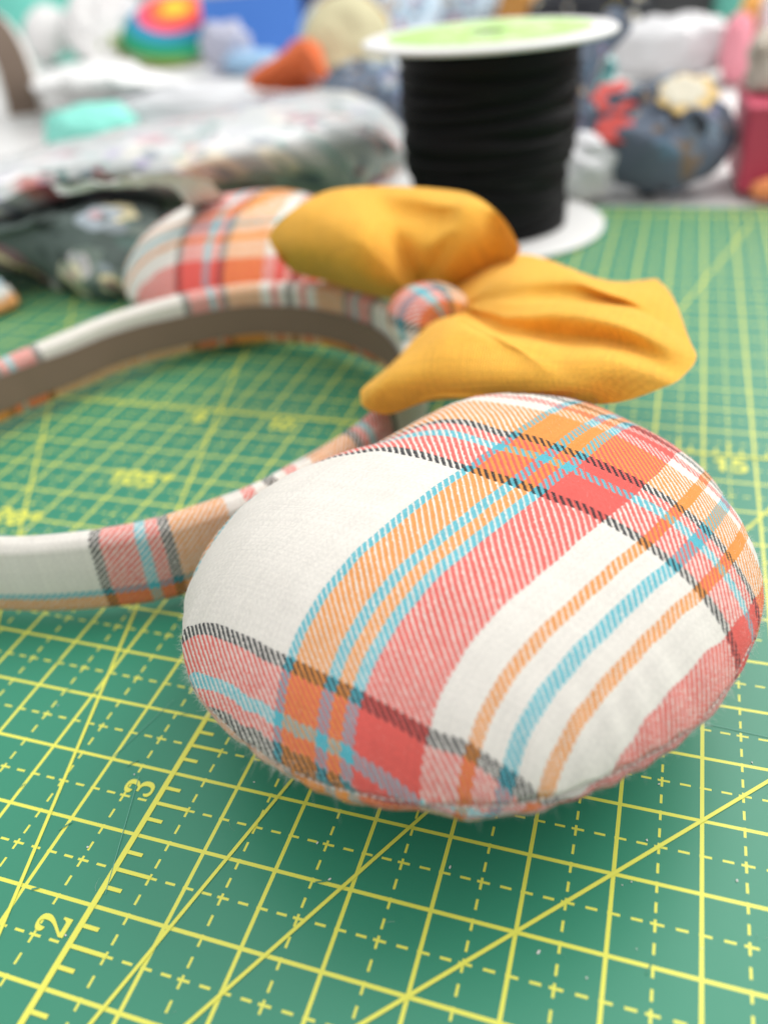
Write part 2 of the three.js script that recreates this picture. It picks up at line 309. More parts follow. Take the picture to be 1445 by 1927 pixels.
const headband = thing('headband', 'plaid flannel headband with two padded ears and a mustard bow on the cutting mat', 'headband', [-0.05, 0, -0.18]);
{
  // near ear: the cloth is pulled over the padding, which bends its stripes
  const R = 0.04995, an = -0.38468, sk = 0.01598;
  const CA = [-0.0289, -0.0791, 0.0526, -0.0408, 0.017, 0.0018, -0.0018, 0.0354, 0.0198, 0.0716, 0.1023, -0.0492], CB = [0.0955, 0.0454, 0.009, -0.1735, 0.0102, 0.0437, -0.0045, 0.0881, 0.0069, -0.1099, -0.0144, -0.0353];
  const map = (x, y, Rr) => {
    const r2 = (x * x + y * y) / (R * R), s = 1 + 0.23303 * Math.min(r2, 1.25), U = x * s / R, W = y * s / R;
    const a = U * Math.cos(an) + W * Math.sin(an), b = -U * Math.sin(an + sk) + W * Math.cos(an + sk);
    const M = [a * a, a * b, b * b, a ** 3, a * a * b, a * b * b, b ** 3, a ** 4, a ** 3 * b, a * a * b * b, a * b ** 3, b ** 4];
    let A = a * (1 + 0.0128) - 0.0075, B = b * (1 - 0.0468) - 0.0024; M.forEach((m, i) => { A += CA[i] * m; B += CB[i] * m; });
    return [A * R * 100 / PA, B * R * 100 / PB];
  };
  const o = { c: [0.04451, 0.02443, -0.11601], tilt: [-0.03434, -0.06212], R, asp: 1.103, T: 0.02174, D: 0.01589, p: 3.5146, q: 0.6575, base: 2.50, cut: 0.90, slope: 1, map, nr: 60, nt: 240 };
  const e = earGeometry(o);
  const ear = part('padded_ear', e.top, plaid, headband, 'near plaid ear with wide white, orange and coral stripes');
  part('ear_back', e.bottom, plaid, ear);
  const f = fuzz(5600, () => { const u = rnd(), v = 1 - Math.pow(rnd(), 2) * 0.16, up = rnd() < 0.45, p = e.point(u, v, up), c = V(...o.c), d = p.clone().sub(c).normalize().addScaledVector(e.n, (up ? 1 : -1) * 0.5).normalize(); return [p, d]; }, 0.0003, 0.0013);
  part('fuzz', f, fibre, ear).userData.kind = 'stuff';
  // the brushed face of the flannel: short fibres lying on it
  const napped = fuzz(7000, () => { const u = rnd(), v = Math.sqrt(rnd()), p = e.point(u, v, true), q = e.point(u + 0.003, v, true), r = e.point(u, Math.min(1, v + 0.01), true), n = V().crossVectors(q.sub(p), r.sub(p)).normalize(); if (n.dot(e.n) < 0) n.negate(); return [p.addScaledVector(n, 0.00003), V(rr(-1, 1), rr(-1, 1), rr(-1, 1)).addScaledVector(n, 0.7).normalize()]; }, 0.0003, 0.0009, 0.000013);
  part('fuzz', napped, fibre, ear).userData.kind = 'stuff';
  // hand stitches closing the seam
  const st = []; for (let k = 0; k < 260; k++) { const u = k / 260 + rr(-0.0004, 0.0004), a = e.point(u, 1, true), b = e.point(u + 0.0021, 1, true), c = V(...o.c); for (const p of [a, b]) p.addScaledVector(p.clone().sub(c).normalize(), 0.00012); const m = a.clone().lerp(b, 0.5).addScaledVector(a.clone().sub(c).normalize(), 0.00012); st.push(new THREE.TubeGeometry(new THREE.QuadraticBezierCurve3(a, m, b), 4, 0.00011, 5)); }
  part('seam_stitch', mergeGeometries(st), fibre, ear).userData.kind = 'stuff';
}
{
  // far ear
  const R = 0.0475, o = { c: [-0.0825, 0.0175, -0.2897], tilt: [-0.0357, 0.0421], R, cut: 0.9, T: 0.0215, D: 0.016, p: 3.2, q: 0.66, base: -1.19, slope: 0.3, nr: 40, nt: 160 };
  o.map = (x, y) => {
    const s = 100 * (1 + 0.2 * Math.min((x * x + y * y) / (R * R), 1.25)), X = x * s, y0 = y * s, Y = y0 < -1 ? y0 : -1 + (y0 + 1) * 0.10;
    return [(3.01 + 0.224 * X - 0.712 * Y) / PA, (0.737 + 0.796 * X + 0.106 * y0) / PB];
  };
  const e = earGeometry(o);
  const ear = part('padded_ear', e.top, plaid, headband, 'far plaid ear with a red-orange stripe beside the band');
  part('ear_back', e.bottom, plaid, ear);
}

// ---------------------------------------------------------------- the band
// sweeps a band of rounded section along a level path; returns { geo, at(s) }
function bandPath(points) {
  const c = new THREE.CatmullRomCurve3(points.map((p) => V(...p)), false, 'centripetal'); c.arcLengthDivisions = 600; const L = c.getLength();
  return { L, at: (s) => c.getPointAt(clamp(s / L, 0, 1)), side: (s, up) => V().crossVectors(c.getTangentAt(clamp(s / L, 0, 1)), up).normalize() };
}
function bandGeometry(path, up, W, T, uvOf, ns, s0 = 0, s1 = path.L) {
  // section, from the middle of the top down the outer side and up the inner one; y along up, x outwards
  const r = T / 2, sec = [], H = W - T, taper = (s) => s1 < 0.3 ? 1 : 0.76 + 0.28 * Math.sin(Math.PI * clamp((s - s0) / (s1 - s0), 0, 1));
  for (let i = 0; i <= 8; i++) { const a = Math.PI / 2 - i / 8 * Math.PI / 2; sec.push([r * Math.cos(a), H / 2 + r * Math.sin(a)]); }
  for (let i = 1; i <= 8; i++) sec.push([r + 0.0006 * Math.sin(i / 8 * Math.PI), H / 2 - i / 8 * H]);
  for (let i = 1; i <= 12; i++) { const a = -i / 12 * Math.PI; sec.push([r * Math.cos(a), -H / 2 + r * Math.sin(a)]); }
  for (let i = 1; i <= 8; i++) sec.push([-r, -H / 2 + i / 8 * H]);
  for (let i = 1; i <= 8; i++) { const a = Math.PI - i / 8 * Math.PI / 2; sec.push([r * Math.cos(a), H / 2 + r * Math.sin(a)]); }
  const q = [0]; for (let i = 1; i < sec.length; i++) q.push(q[i - 1] + Math.hypot(sec[i][0] - sec[i - 1][0], sec[i][1] - sec[i - 1][1]));
  const n = sec.length - 1;
  const g = sheet(n, ns, (u, v) => {
    const i = Math.round(u * n), s = s0 + v * (s1 - s0), p = path.at(s), o = path.side(s, up), end = Math.min(s - s0, s1 - s), k = end < r ? Math.sqrt(Math.max(0.02, 1 - Math.pow(1 - end / r, 2))) : 1;
    const w = 1 + 0.02 * fbm(s * 60, i * 0.35, 2, 2);
    return p.addScaledVector(o, sec[i][0] * k * w).addScaledVector(up, sec[i][1] * w * taper(s) - W / 2 * (1 - taper(s)));
  }, (u, v) => uvOf(q[Math.round(u * n)], q[n], s0 + v * (s1 - s0)));
  return weldNormals(g);
}
const UP = V(0, 1, 0);
const BAND_H = 0.0215, BAND_T = 0.0062;
const bandCurve = bandPath([[-0.106, 0, -0.0965], [-0.083, 0, -0.1005], [-0.060, 0, -0.1050], [-0.046, 0, -0.1075], [-0.0344, 0, -0.1112], [-0.0235, 0, -0.1162], [-0.0145, 0, -0.1235], [-0.0055, 0, -0.133], [0.0035, 0, -0.148], [0.009, 0, -0.160], [0.0125, 0, -0.175],
  [0.0125, 0, -0.192], [0.0075, 0, -0.211], [-0.002, 0, -0.2285], [-0.0155, 0, -0.2405], [-0.0326, 0, -0.2480], [-0.049, 0, -0.2500], [-0.0605, 0, -0.2485], [-0.0742, 0, -0.2425], [-0.088, 0, -0.2315], [-0.0995, 0, -0.2180], [-0.1085, 0, -0.2010], [-0.1165, 0, -0.185], [-0.124, 0, -0.165], [-0.129, 0, -0.140]].map(([x, , z]) => [x, 0.0032 + BAND_H / 2, z]));
{
  const S0 = 0.0750;   // where the first dark stripe stands
  const uvOf = (p, P, s) => {
    let d = p * 100; if (p > P * 0.80) d = (p - P) * 100;         // the strip of the inner side next to the top belongs to the upper turn-in
    let a = -1.30 + d; if (p > P * 0.53 && p <= P * 0.80) a = 0.62 + 0.25 * Math.sin((p / P - 0.5) * 9);
    let k = (s - S0) * 100; if (k > 8.5) k = k < 14 ? 8.5 + (k - 8.5) * 0.62 : k - 2.09;
    return [a / PA, (k - 0.3) / PB];
  };
  const band = part('band', bandGeometry(bandCurve, UP, BAND_H, BAND_T, uvOf, 420), plaid, headband, 'padded plaid band of the headband');
  // brown ribbon glued to the inner side
  const rib = sheet(2, 300, (u, v) => { const s = 0.002 + v * (bandCurve.L - 0.004), p = bandCurve.at(s), o = bandCurve.side(s, UP); return p.addScaledVector(o, -(BAND_T / 2 + 0.00065 + 0.0002 * fbm(s * 90, u * 2, 5, 2))).addScaledVector(UP, 0.0004 * fbm(s * 45, 1, 1, 2)).addScaledVector(UP, 0.0040 - u * 0.0104); }, (u, v) => [v * bandCurve.L / 0.0008, u]);
  const ribs = dataTex(16, 2, (i, j, o) => { o[0] = o[1] = o[2] = Math.round(128 + 110 * Math.sin(i / 16 * 6.2832)); });
  part('lining', weldNormals(rib), std({ color: lin(0.215, 0.145, 0.105), roughness: 0.75, bumpMap: ribs, bumpScale: 0.0001, side: THREE.DoubleSide }), band, 'taupe grosgrain ribbon lining');
  const f = fuzz(2600, () => { const s = rr(0.02, 0.19), p = bandCurve.at(s), o = bandCurve.side(s, UP), a = rr(-0.3, 1.0) * Math.PI / 2; const d = o.clone().multiplyScalar(Math.cos(a)).addScaledVector(UP, Math.sin(a)); p.addScaledVector(UP, (BAND_H - BAND_T) / 2 * (a > 0 ? 1 : rr(-1, 1))).addScaledVector(d, BAND_T / 2); return [p, d]; }, 0.0004, 0.0016, 0.000014);
  part('fuzz', f, fibre, band).userData.kind = 'stuff';
}
// ---------------------------------------------------------------- the bow
const FAR_LOOP = [
  [[-2.5, 26, -234.1], [-17.7, 26, -240.6], [-31.6, 27.1, -246.2], [-38.9, 31.5, -240.7], [-39.2, 39.8, -230.1]],
  [[0.4, 29, -230], [-8.9, 38, -221], [-21.4, 41.4, -223.7], [-32.3, 44, -226.5], [-43.5, 45.5, -234.7]],
  [[2.4, 31, -228.6], [-4.9, 46, -216.8], [-13.2, 50.8, -217.9], [-25.4, 53, -226.3], [-35.8, 52.5, -235.7]],
  [[2.6, 31, -231.2], [-2.6, 48, -221.8], [-8.8, 54, -225.1], [-18.3, 56, -233.5], [-26.7, 56, -245.4]],
  [[3.2, 31, -232.9], [-0.6, 47, -230.8], [-4.5, 52, -238.4], [-8.5, 55, -244.1], [-11, 56, -250.9]],
  [[2.9, 29, -237.7], [7.8, 45, -227.6], [9.6, 51, -236.1], [13, 55, -236.2], [9, 55, -250.6]],
  [[6.1, 30, -234.8], [14, 46, -229.1], [17.4, 50.9, -230.7], [19.7, 54.5, -235], [19.6, 54.8, -243.8]],
  [[8.5, 29, -235.3], [17.2, 42, -230.4], [23.1, 45.7, -233.5], [26.9, 48.5, -237.7], [29.4, 51.3, -234.5]],
  [[10.5, 27, -240], [19.9, 33, -238.9], [26.6, 35.2, -241.5], [31.9, 39, -238.3], [35.1, 45, -229.2]],
];
const NEAR_LOOP = [
  [[8.6, 24, -213.6], [9.5, 27, -196.4], [9.7, 30, -179.4], [9.2, 32, -167.4], [8.8, 32, -164]],
  [[12.4, 29, -208], [15.8, 35, -185.3], [16.8, 38, -167.5], [14.5, 36, -159.4], [10.8, 30, -160.2]],
  [[15.7, 32, -205.7], [19.9, 39, -181.5], [21.2, 41, -164.7], [19.7, 38, -157.8], [16.4, 28, -161.3]],
  [[20, 36, -199.7], [27.4, 44, -177.3], [29.8, 45, -164.6], [29.7, 41, -157.1], [27.5, 33, -160.3]],
  [[21.4, 36, -201], [33.6, 45, -172.9], [43, 46, -161.6], [45, 43, -154.5], [42.5, 36, -157.4]],
  [[22.2, 35, -204.6], [40, 45, -169.9], [50.1, 46, -158.7], [59.2, 43, -153.7], [65, 37, -157.2]],
  [[22.5, 33, -210.7], [41.5, 43, -173.3], [53.8, 45, -165], [66.1, 46, -157.9], [76.4, 38, -164.9]],
  [[21.2, 30, -220.3], [39.4, 40, -185.1], [53, 41.5, -177.7], [66.5, 43.5, -172], [79.8, 38, -170.6]],
  [[23.4, 34, -212.9], [40.2, 44, -184.5], [54.3, 48, -176.3], [68.1, 48, -171], [82.3, 38, -179.7]],
  [[21.7, 32, -220.1], [37.7, 42.5, -198.2], [52, 45, -195.3], [67, 44, -192.4], [80.6, 38, -189.8]],
  [[21, 33, -221.1], [35.8, 44, -208.5], [49.5, 47, -202.5], [63.1, 47, -193.2], [76.4, 38, -215]],
  [[7.5, 27, -249.6], [19.8, 32, -256], [35.1, 37, -247.6], [58.9, 39, -222.8], [72, 36, -233.5]],
];

{
  const bow = part('bow', loopSheet(NEAR_LOOP, 1), mustard, headband, 'mustard yellow cotton bow');
  part('bow_underside', loopSheet(underNet(NEAR_LOOP, 0.55), 2, true), mustard, bow);
  part('far_loop', loopSheet(FAR_LOOP, 3), mustard, bow);
  part('far_loop_underside', loopSheet(underNet(FAR_LOOP, 0.5), 4, true), mustard, bow);
  function loopSheet(net, k, flip) {
    const f = netSurface(net);
    return weldNormals(sheet(140, 90, (u, v) => {
      const p = f(u, v), e = Math.min(u, 1 - u, 1 - v) * 8, w = clamp(e, 0, 1);
      const fan = 1.5 * (0.35 - Math.abs(fbm(u * 6 + k * 3, v * 0.8, k, 2))) * Math.pow(1.05 - v, 1.3) * smooth(0, 0.12, v) + 0.45 * fbm(p.x * 60, p.z * 60, k, 3) + 0.5 * (0.3 - Math.abs(fbm(p.x * 38 + 5, p.z * 38, k + 4, 2)));
      return p.add(V(0, 0.0012 * w * fan, 0.0005 * w * fan));
    }, (u, v, p) => [p.x * 0.995 + p.y * 0.25 + (flip ? 0.4 : 0), -p.z * 0.9 + p.y * 0.8], !flip));
  }
  // plaid knot round the middle of the bow
  const ax = V(0.74, 0, 0.67).normalize(), out = V(0.67, 0, -0.74), c = V(0.0112, 0.0275, -0.2185);
  const knot = sheet(48, 16, (u, v) => {
    const a = u * 2 * Math.PI, t = v * 2 - 1, r = Math.pow(1 - Math.pow(Math.abs(t), 5), 0.5) * (1 - 0.25 * t * t) + 0.03 * Math.sin(a * 3 + t * 2);
    return c.clone().addScaledVector(ax, t * 0.0108 + 0.0012 * Math.sin(a * 2)).addScaledVector(out, 0.0116 * r * Math.cos(a)).addScaledVector(UP, 0.0104 * r * Math.sin(a));
  }, (u, v) => [(3.1 + v * 2.0) / PA, (u * 5.6 + 4.7) / PB]);
  part('knot', weldNormals(knot), plaid, bow, 'plaid strip wrapped round the middle of the bow');
}

// ---------------------------------------------------------------- spool of black elastic
const whitePlastic = std({ color: lin(0.78, 0.775, 0.76), roughness: 0.4 });
{
  const sp = thing('elastic_spool', 'white spool wound with flat black elastic, light green label on its top', 'spool', [-0.0071, 0, -0.3936]);
  const R = 0.0530, H = 0.0815, th = 0.0024;
  const flange = (y) => { const g = new THREE.LatheGeometry([[0.008, 0], [R - 0.0012, 0], [R, 0.0006], [R, th - 0.0006], [R - 0.0012, th], [0.008, th], [0.008, 0]].map((p) => new THREE.Vector2(...p)), 96); g.translate(-0.0071, y, -0.3936); return g; };
  part('bottom_flange', flange(0.0003), whitePlastic, sp); const top = part('top_flange', flange(H - th), whitePlastic, sp);
  const core = new THREE.CylinderGeometry(0.012, 0.012, H - 2 * th - 0.001, 32, 1, true); core.translate(-0.0071, H / 2, -0.3936); part('core', core, whitePlastic, sp);
  const lab = new THREE.RingGeometry(0.0075, 0.0430, 72, 2); lab.rotateX(-Math.PI / 2); lab.translate(-0.0071, H + 0.0002, -0.3936);
  const lc = document.createElement('canvas'); lc.width = lc.height = 512; const x = lc.getContext('2d');
  x.fillStyle = '#a9cf78'; x.fillRect(0, 0, 512, 512); x.strokeStyle = 'rgba(246,252,236,.95)'; x.lineWidth = 13;
  for (let k = 0; k < 26; k++) { const a = rr(0, 6.28), r = rr(90, 215); x.beginPath(); x.moveTo(256 + r * Math.cos(a), 256 + r * Math.sin(a)); x.lineTo(256 + r * Math.cos(a) + rr(20, 60), 256 + r * Math.sin(a) + rr(-6, 6)); x.stroke(); }
  const lt = new THREE.CanvasTexture(lc); lt.colorSpace = THREE.SRGBColorSpace;
  part('paper_label', lab, std({ map: lt, roughness: 0.55 }), top, 'light green round paper label');
  // one wrap over another, a little slack and uneven
  const n = 11, hh = H - 2 * th - 0.001;
  const wind = sheet(160, 240, (u, v) => {
    const a = u * 2 * Math.PI, k = v * n + 0.45 * Math.sin(a + Math.floor(v * 5) * 1.7) * smooth(0, 0.1, v) * smooth(0, 0.1, 1 - v) + 0.25 * Math.sin(a - 1 + v * 15) + 0.12 * Math.sin(2 * a + v * 23), fr = k - Math.floor(k);
    const lo = smooth(0.30, 0.44, v + 0.05 * Math.sin(a - 0.5)), base = 0.0338 + 0.0030 * lo + 0.0007 * fbm(v * 14, Math.cos(a) * 0.8, Math.sin(a) * 0.8, 2);
    const r = base + 0.0016 * Math.pow(Math.sin(Math.PI * fr), 0.6) + 0.0005 * fr;
    return V(-0.0071 + r * Math.cos(a), th + 0.0005 + v * hh, -0.3936 + r * Math.sin(a));
  }, (u, v) => [u * 0.22, v * hh]);
  part('black_elastic', weldNormals(wind), phys({ color: lin(0.0022, 0.0022, 0.0025), roughness: 0.6, specularIntensity: 0.35 }), sp);
}
const BAG = [
  [[-316, 22, -383], [-248.6, 40, -317], [-201.7, 42, -265.8], [-211.4, 30, -270.2], [-260.7, 10, -315]],
  [[-270.3, 25, -429], [-200.7, 46, -343], [-171.7, 46, -306], [-182.2, 33, -322], [-221.9, 10, -377]],
  [[-225.9, 28, -473], [-158.7, 50, -369], [-124.7, 50, -315], [-128.8, 38, -321], [-165.7, 10, -379]],
  [[-186.4, 28, -525], [-128.2, 50, -411], [-98.6, 50, -352], [-96, 38, -347], [-122.6, 8, -402]],
  [[-157.4, 28, -564], [-110.8, 48, -454], [-77.9, 48, -382], [-75.4, 33, -377], [-91.2, 6, -420]],
  [[-121.8, 22, -564], [-88.2, 40, -474], [-64.4, 40, -409], [-66.9, 26, -418], [-77.7, 6, -451]],
  [[-89.8, 15, -523], [-73.9, 24, -482], [-63.3, 22, -452], [-64.5, 16, -455], [-72.7, 6, -474]],
];
const DARK = [
  [[-257.6, 22, -332], [-215.9, 24, -344], [-186.7, 26, -356], [-162.1, 24, -358], [-142.3, 22, -334]],
  [[-206.8, 30, -277.5], [-176, 32, -294.1], [-150.2, 33, -303], [-135, 30, -310], [-126.6, 24, -308]],
  [[-199.6, 25, -266.3], [-179.2, 27, -288.7], [-151.9, 26, -286.5], [-137.1, 22, -293.1], [-124.9, 18, -296.1]],
  [[-209.3, 12, -270.7], [-182.9, 14, -286.9], [-161, 12, -281.5], [-144.7, 10, -279.2], [-139.5, 6, -284.4]],
  [[-222.2, 1, -279.8], [-205.5, 1, -303], [-179, 1, -293.8], [-154.4, 1, -285.7], [-143, 1, -285.1]],
];
const FLAP = [
  [[-147.7, 50, -269.5], [-116.8, 56, -259], [-92.2, 58, -257.7], [-78.9, 54, -265.4], [-89.9, 40, -296.2]],
  [[-142.6, 48, -267], [-119.7, 52, -264.8], [-99.3, 52, -269.1], [-95.9, 44, -277], [-115.6, 26, -316]],
];
const WHITE = [
  [[-595, 20, -840], [-517, 30, -820], [-462, 30, -812], [-368, 20, -758], [-316, 10, -769]],
  [[-465, 30, -671], [-383, 40, -629], [-338, 40, -619], [-306, 30, -641], [-299, 12, -735]],
  [[-493, 20, -712], [-444, 10, -711], [-421, 4, -716], [-390, 6, -771], [-319, 2, -772]],
];
const ORANGE = [
  [[-335, 12, -835], [-294.2, 30, -826], [-265.1, 45, -807], [-228.9, 40, -759], [-209.1, 15, -730]],
  [[-320, 12, -800], [-262.5, 30, -752], [-231.9, 42, -728], [-209.6, 35, -701], [-210.5, 10, -736]],
  [[-332, 0, -820], [-291, 0, -807], [-267.3, 0, -803], [-250, 0, -800], [-228.6, 0, -788]],
];

// ---------------------------------------------------------------- clutter behind the mat
function canvasMap(n, draw) { const c = document.createElement('canvas'); c.width = c.height = n; draw(c.getContext('2d'), n); const t = new THREE.CanvasTexture(c); t.colorSpace = THREE.SRGBColorSpace; t.wrapS = t.wrapT = THREE.RepeatWrapping; return t; }
function floral(ground, petals, leaves, count, size) {
  return canvasMap(512, (x, n) => {
    x.fillStyle = ground; x.fillRect(0, 0, n, n);
    const spot = (px, py, f) => { for (const ox of [-n, 0, n]) for (const oy of [-n, 0, n]) { x.save(); x.translate(px + ox, py + oy); f(); x.restore(); } };
    const blob = (r, c) => { x.fillStyle = c; x.beginPath(); const m = 9, f = []; for (let i = 0; i < m; i++) f.push(rr(0.55, 1.1) * r); for (let i = 0; i <= m; i++) { const a = i / m * 6.2832, q = f[i % m], px = q * Math.cos(a), py = q * Math.sin(a); if (i) { const b = (i - 0.5) / m * 6.2832, z = r * rr(0.8, 1.25); x.quadraticCurveTo(z * Math.cos(b), z * Math.sin(b), px, py); } else x.moveTo(px, py); } x.fill(); };
    const pick = (l) => l[Math.floor(rnd() * l.length)];
    for (let k = 0; k < count * 4; k++) { const px = rr(0, n), py = rr(0, n), a = rr(0, 6.28), l = rr(0.25, 0.9) * size, c = pick(leaves), s0 = seed; spot(px, py, () => { seed = s0; x.rotate(a); x.scale(1, rr(0.3, 0.7)); blob(l, c); }); }
    for (let k = 0; k < count; k++) {
      const px = rr(0, n), py = rr(0, n), r = rr(0.35, 1.1) * size, c = pick(petals), c2 = pick(petals), s0 = seed;
      spot(px, py, () => { seed = s0; x.globalAlpha = 0.9; blob(r, c); for (let i = 0; i < 5; i++) { x.save(); x.translate(rr(-0.5, 0.5) * r, rr(-0.5, 0.5) * r); x.globalAlpha = 0.55; blob(r * rr(0.25, 0.5), i % 2 ? c : pick(leaves)); x.restore(); } x.globalAlpha = 0.9; blob(r * 0.35, c2); });
    }
  });
}
const cloth = (o) => phys({ roughness: 0.95, sheen: 0.2, ...o });
const paleFloral = cloth({ map: floral('#bfc4c4', ['#d9a5ac', '#a04f62', '#e8dfca', '#7f9aa6', '#f2efeb', '#c5867a'], ['#6f8f8c', '#8fb0ae', '#6a7a88', '#aba6c0', '#dcdcdc', '#55706c'], 70, 27) });
const darkFloral = cloth({ map: floral('#56635f', ['#c09a9d', '#ece2c2', '#8b5a64', '#a9b4bd', '#d6cdcf', '#e6d9ad'], ['#5c736d', '#3f4b48', '#78867e', '#8f9ba0', '#2f3a36'], 30, 46) });
const navyFloral = cloth({ map: floral('#5c6675', ['#b85a55', '#8a93a3', '#c9a476', '#7f93a5', '#8d90b0', '#b9b2a6'], ['#5d7488', '#2c313a', '#79685a', '#475566', '#6b7686'], 18, 46) });
const skyFloral = cloth({ map: floral('#b6c6d2', ['#b56f80', '#e9e6e2', '#d8a35c', '#54627a'], ['#7f9fb5', '#56697c'], 26, 40) });
const plainCloth = (r, g, b) => cloth({ color: lin(r, g, b) });
const film = phys({ color: lin(1, 1, 1), transmission: 0.80, thickness: 0, roughness: 0.22, ior: 1.45 });
const haze = phys({ color: lin(0.82, 0.83, 0.85), transmission: 0.45, thickness: 0, roughness: 0.5 });
function netSheet(net, k, lumps, nu = 60, nv = 60, scale = 7, lift = 0) {
  const f = netSurface(net);
  return weldNormals(sheet(nu, nv, (u, v) => { const p = f(u, v), q = fbm(p.x * 38 + k, p.z * 38, p.y * 30 + k, 3); const ridge = 0.3 - Math.abs(fbm(u * 4 + k, v * 9, k, 2));
    return p.add(V(0.3 * lumps * q, lift + lumps * q + lumps * 1.1 * ridge, 0.3 * lumps * fbm(p.z * 45, k, p.x * 45, 2))); }, (u, v, p) => [p.x * scale + p.y * 2, -p.z * scale * 0.8 + p.y * scale]));
}
const both = (m) => { m.side = THREE.DoubleSide; return m; };
[paleFloral, darkFloral, navyFloral, skyFloral, film, haze].forEach(both);
{
  const t = thing('wrapped_fabric', 'long bundle of pale floral fabric in a clear plastic bag behind the far plaid ear', 'fabric bundle', [-0.15, 0, -0.36]);
  const body = part('floral_fabric', netSheet(BAG, 1, 0.0025, 80, 60, 6), paleFloral, t);
  part('plastic_bag', netSheet(BAG, 5, 0.0022, 100, 70, 7, 0.0035), film, t);
  part('white_flap', netSheet(FLAP, 3, 0.002, 40, 20), both(plainCloth(0.78, 0.78, 0.77)), t);
}
{
  const t = thing('folded_fabric', 'dark green folded floral fabric on the mat in front of the bagged bundle', 'fabric', [-0.17, 0, -0.29]);
  part('fabric_fold', netSheet(DARK, 8, 0.0018, 70, 60, 8), darkFloral, t);
}
// a padded ear of another headband: centre, direction it faces, radius, cloth
function spareEar(name, label, c, normal, R, mat, thick = 0.42, scale = 9, map, lump = 0.0022, asp = 1) {
  const t = thing(name, label, 'padded ear', c);
  const e = earGeometry({ c, tilt: [0, 0], normal: V(...normal), R, T: R * thick, D: R * thick, p: 2.6, q: 0.6, nr: 20, nt: 72, lump, asp, map: map ?? ((x, y) => [x * scale, y * scale]) });
  const a = part('front_panel', e.top, mat, t); part('back_panel', e.bottom, mat, t); return [t, e];
}
{
  const c = [0.0645, 0.0235, -0.4760], [t] = spareEar('floral_ear', 'navy padded ear with a yellow bloom and red flowers beside the dark red box', c, [0.05, 0.88, 0.47], 0.0370, navyFloral, 0.50, 9, undefined, 0.009, 0.92);
  // one large cream and yellow bloom printed on the middle, a red one beside it
  const pet = (cx, cy, r, col, name, h) => {
    const n = V(0.05, 0.88, 0.47).normalize(), e1 = V(1, 0, 0).addScaledVector(n, -n.x).normalize(), e2 = V().crossVectors(n, e1), g = [];
    for (let i = 0; i < 7; i++) { const a = i * 0.8976 + cx * 90, q = new THREE.SphereGeometry(1, 14, 8); q.scale(r * 0.52, r * 0.40, 0.0011); q.rotateZ(a); q.translate(cx + Math.cos(a) * r * 0.5, cy + Math.sin(a) * r * 0.5, h); g.push(q); }
    const m = mergeGeometries(g); m.applyMatrix4(new THREE.Matrix4().makeBasis(e1, e2, n).setPosition(...c)); part(name, m, plainCloth(...col), t);
  };
  pet(0.010, 0.006, 0.0150, [0.66, 0.47, 0.20], 'yellow_petals', 0.0188); pet(0.008, 0.007, 0.0115, [0.60, 0.56, 0.45], 'cream_petals', 0.0197); pet(-0.024, 0.008, 0.0125, [0.55, 0.09, 0.08], 'red_petals', 0.0150); pet(-0.022, -0.014, 0.0105, [0.50, 0.07, 0.06], 'red_petals', 0.0140);
  const arm = new THREE.CatmullRomCurve3([V(0.030, 0.016, -0.490), V(0.020, 0.035, -0.498), V(0.024, 0.056, -0.512), V(0.036, 0.070, -0.53)]);
  const q = new THREE.TubeGeometry(arm, 40, 0.0085, 12); part('band', q, navyFloral, t);
}
{
  const [t] = spareEar('cream_ear', 'pale cream padded ear with floral back, standing beside the orange felt', [-0.208, 0.041, -0.774], [0.25, 0.40, 0.88], 0.0390, plainCloth(0.56, 0.52, 0.33), 0.3);
  const trim = new THREE.TorusGeometry(0.0395, 0.0042, 10, 60); trim.lookAt(V(0.25, 0.40, 0.88)); trim.translate(-0.208, 0.041, -0.776); part('floral_trim', trim, skyFloral, t);
}
spareEar('floral_ear', 'blue grey floral padded ear at the top of the photo behind the spool', [-0.290, 0.036, -1.20], [0.2, 0.55, 0.8], 0.058, skyFloral, 0.4, 8);
spareEar('floral_ear', 'dark floral padded ear under the cream ear, left of the black elastic', [-0.158, 0.018, -0.670], [0.2, 0.9, 0.4], 0.036, navyFloral, 0.4, 9);
{
  // rainbow arcs
  const bands = [[1.0, 0.12, 0.16], [1.0, 0.30, 0.10], [0.95, 0.72, 0.12], [0.36, 0.50, 0.06], [0.02, 0.38, 0.30], [0.03, 0.30, 0.62]];
  const rainbow = canvasMap(256, (x, n) => { ['#ef3f2a', '#f4523f', '#f68a2f', '#f4d13d', '#7f9c2f', '#23946f', '#2f8fb8', '#fb4d6a', '#ff7a3c', '#f4c93d'].forEach((c, i) => { x.fillStyle = c; x.beginPath(); x.arc(n / 2, n / 2, n * 0.72 * (1 - i / 10), 0, 6.2832); x.fill(); }); });
  spareEar('rainbow_ear', 'padded ear in rainbow stripes near the top left of the photo', [-0.554, 0.034, -1.085], [0.15, 0.88, 0.44], 0.068, cloth({ map: rainbow }), 0.26, 1, (x, y, R) => [0.5 + x / R * 0.30, 0.42 + y / R * 0.30]);
}
spareEar('white_ear', 'white padded ear between the mint cloth and the rainbow ear', [-0.647, 0.044, -1.076], [0.6, 0.6, 0.5], 0.050, plainCloth(0.70, 0.69, 0.68), 0.42, 9, undefined, 0.010, 1.25);
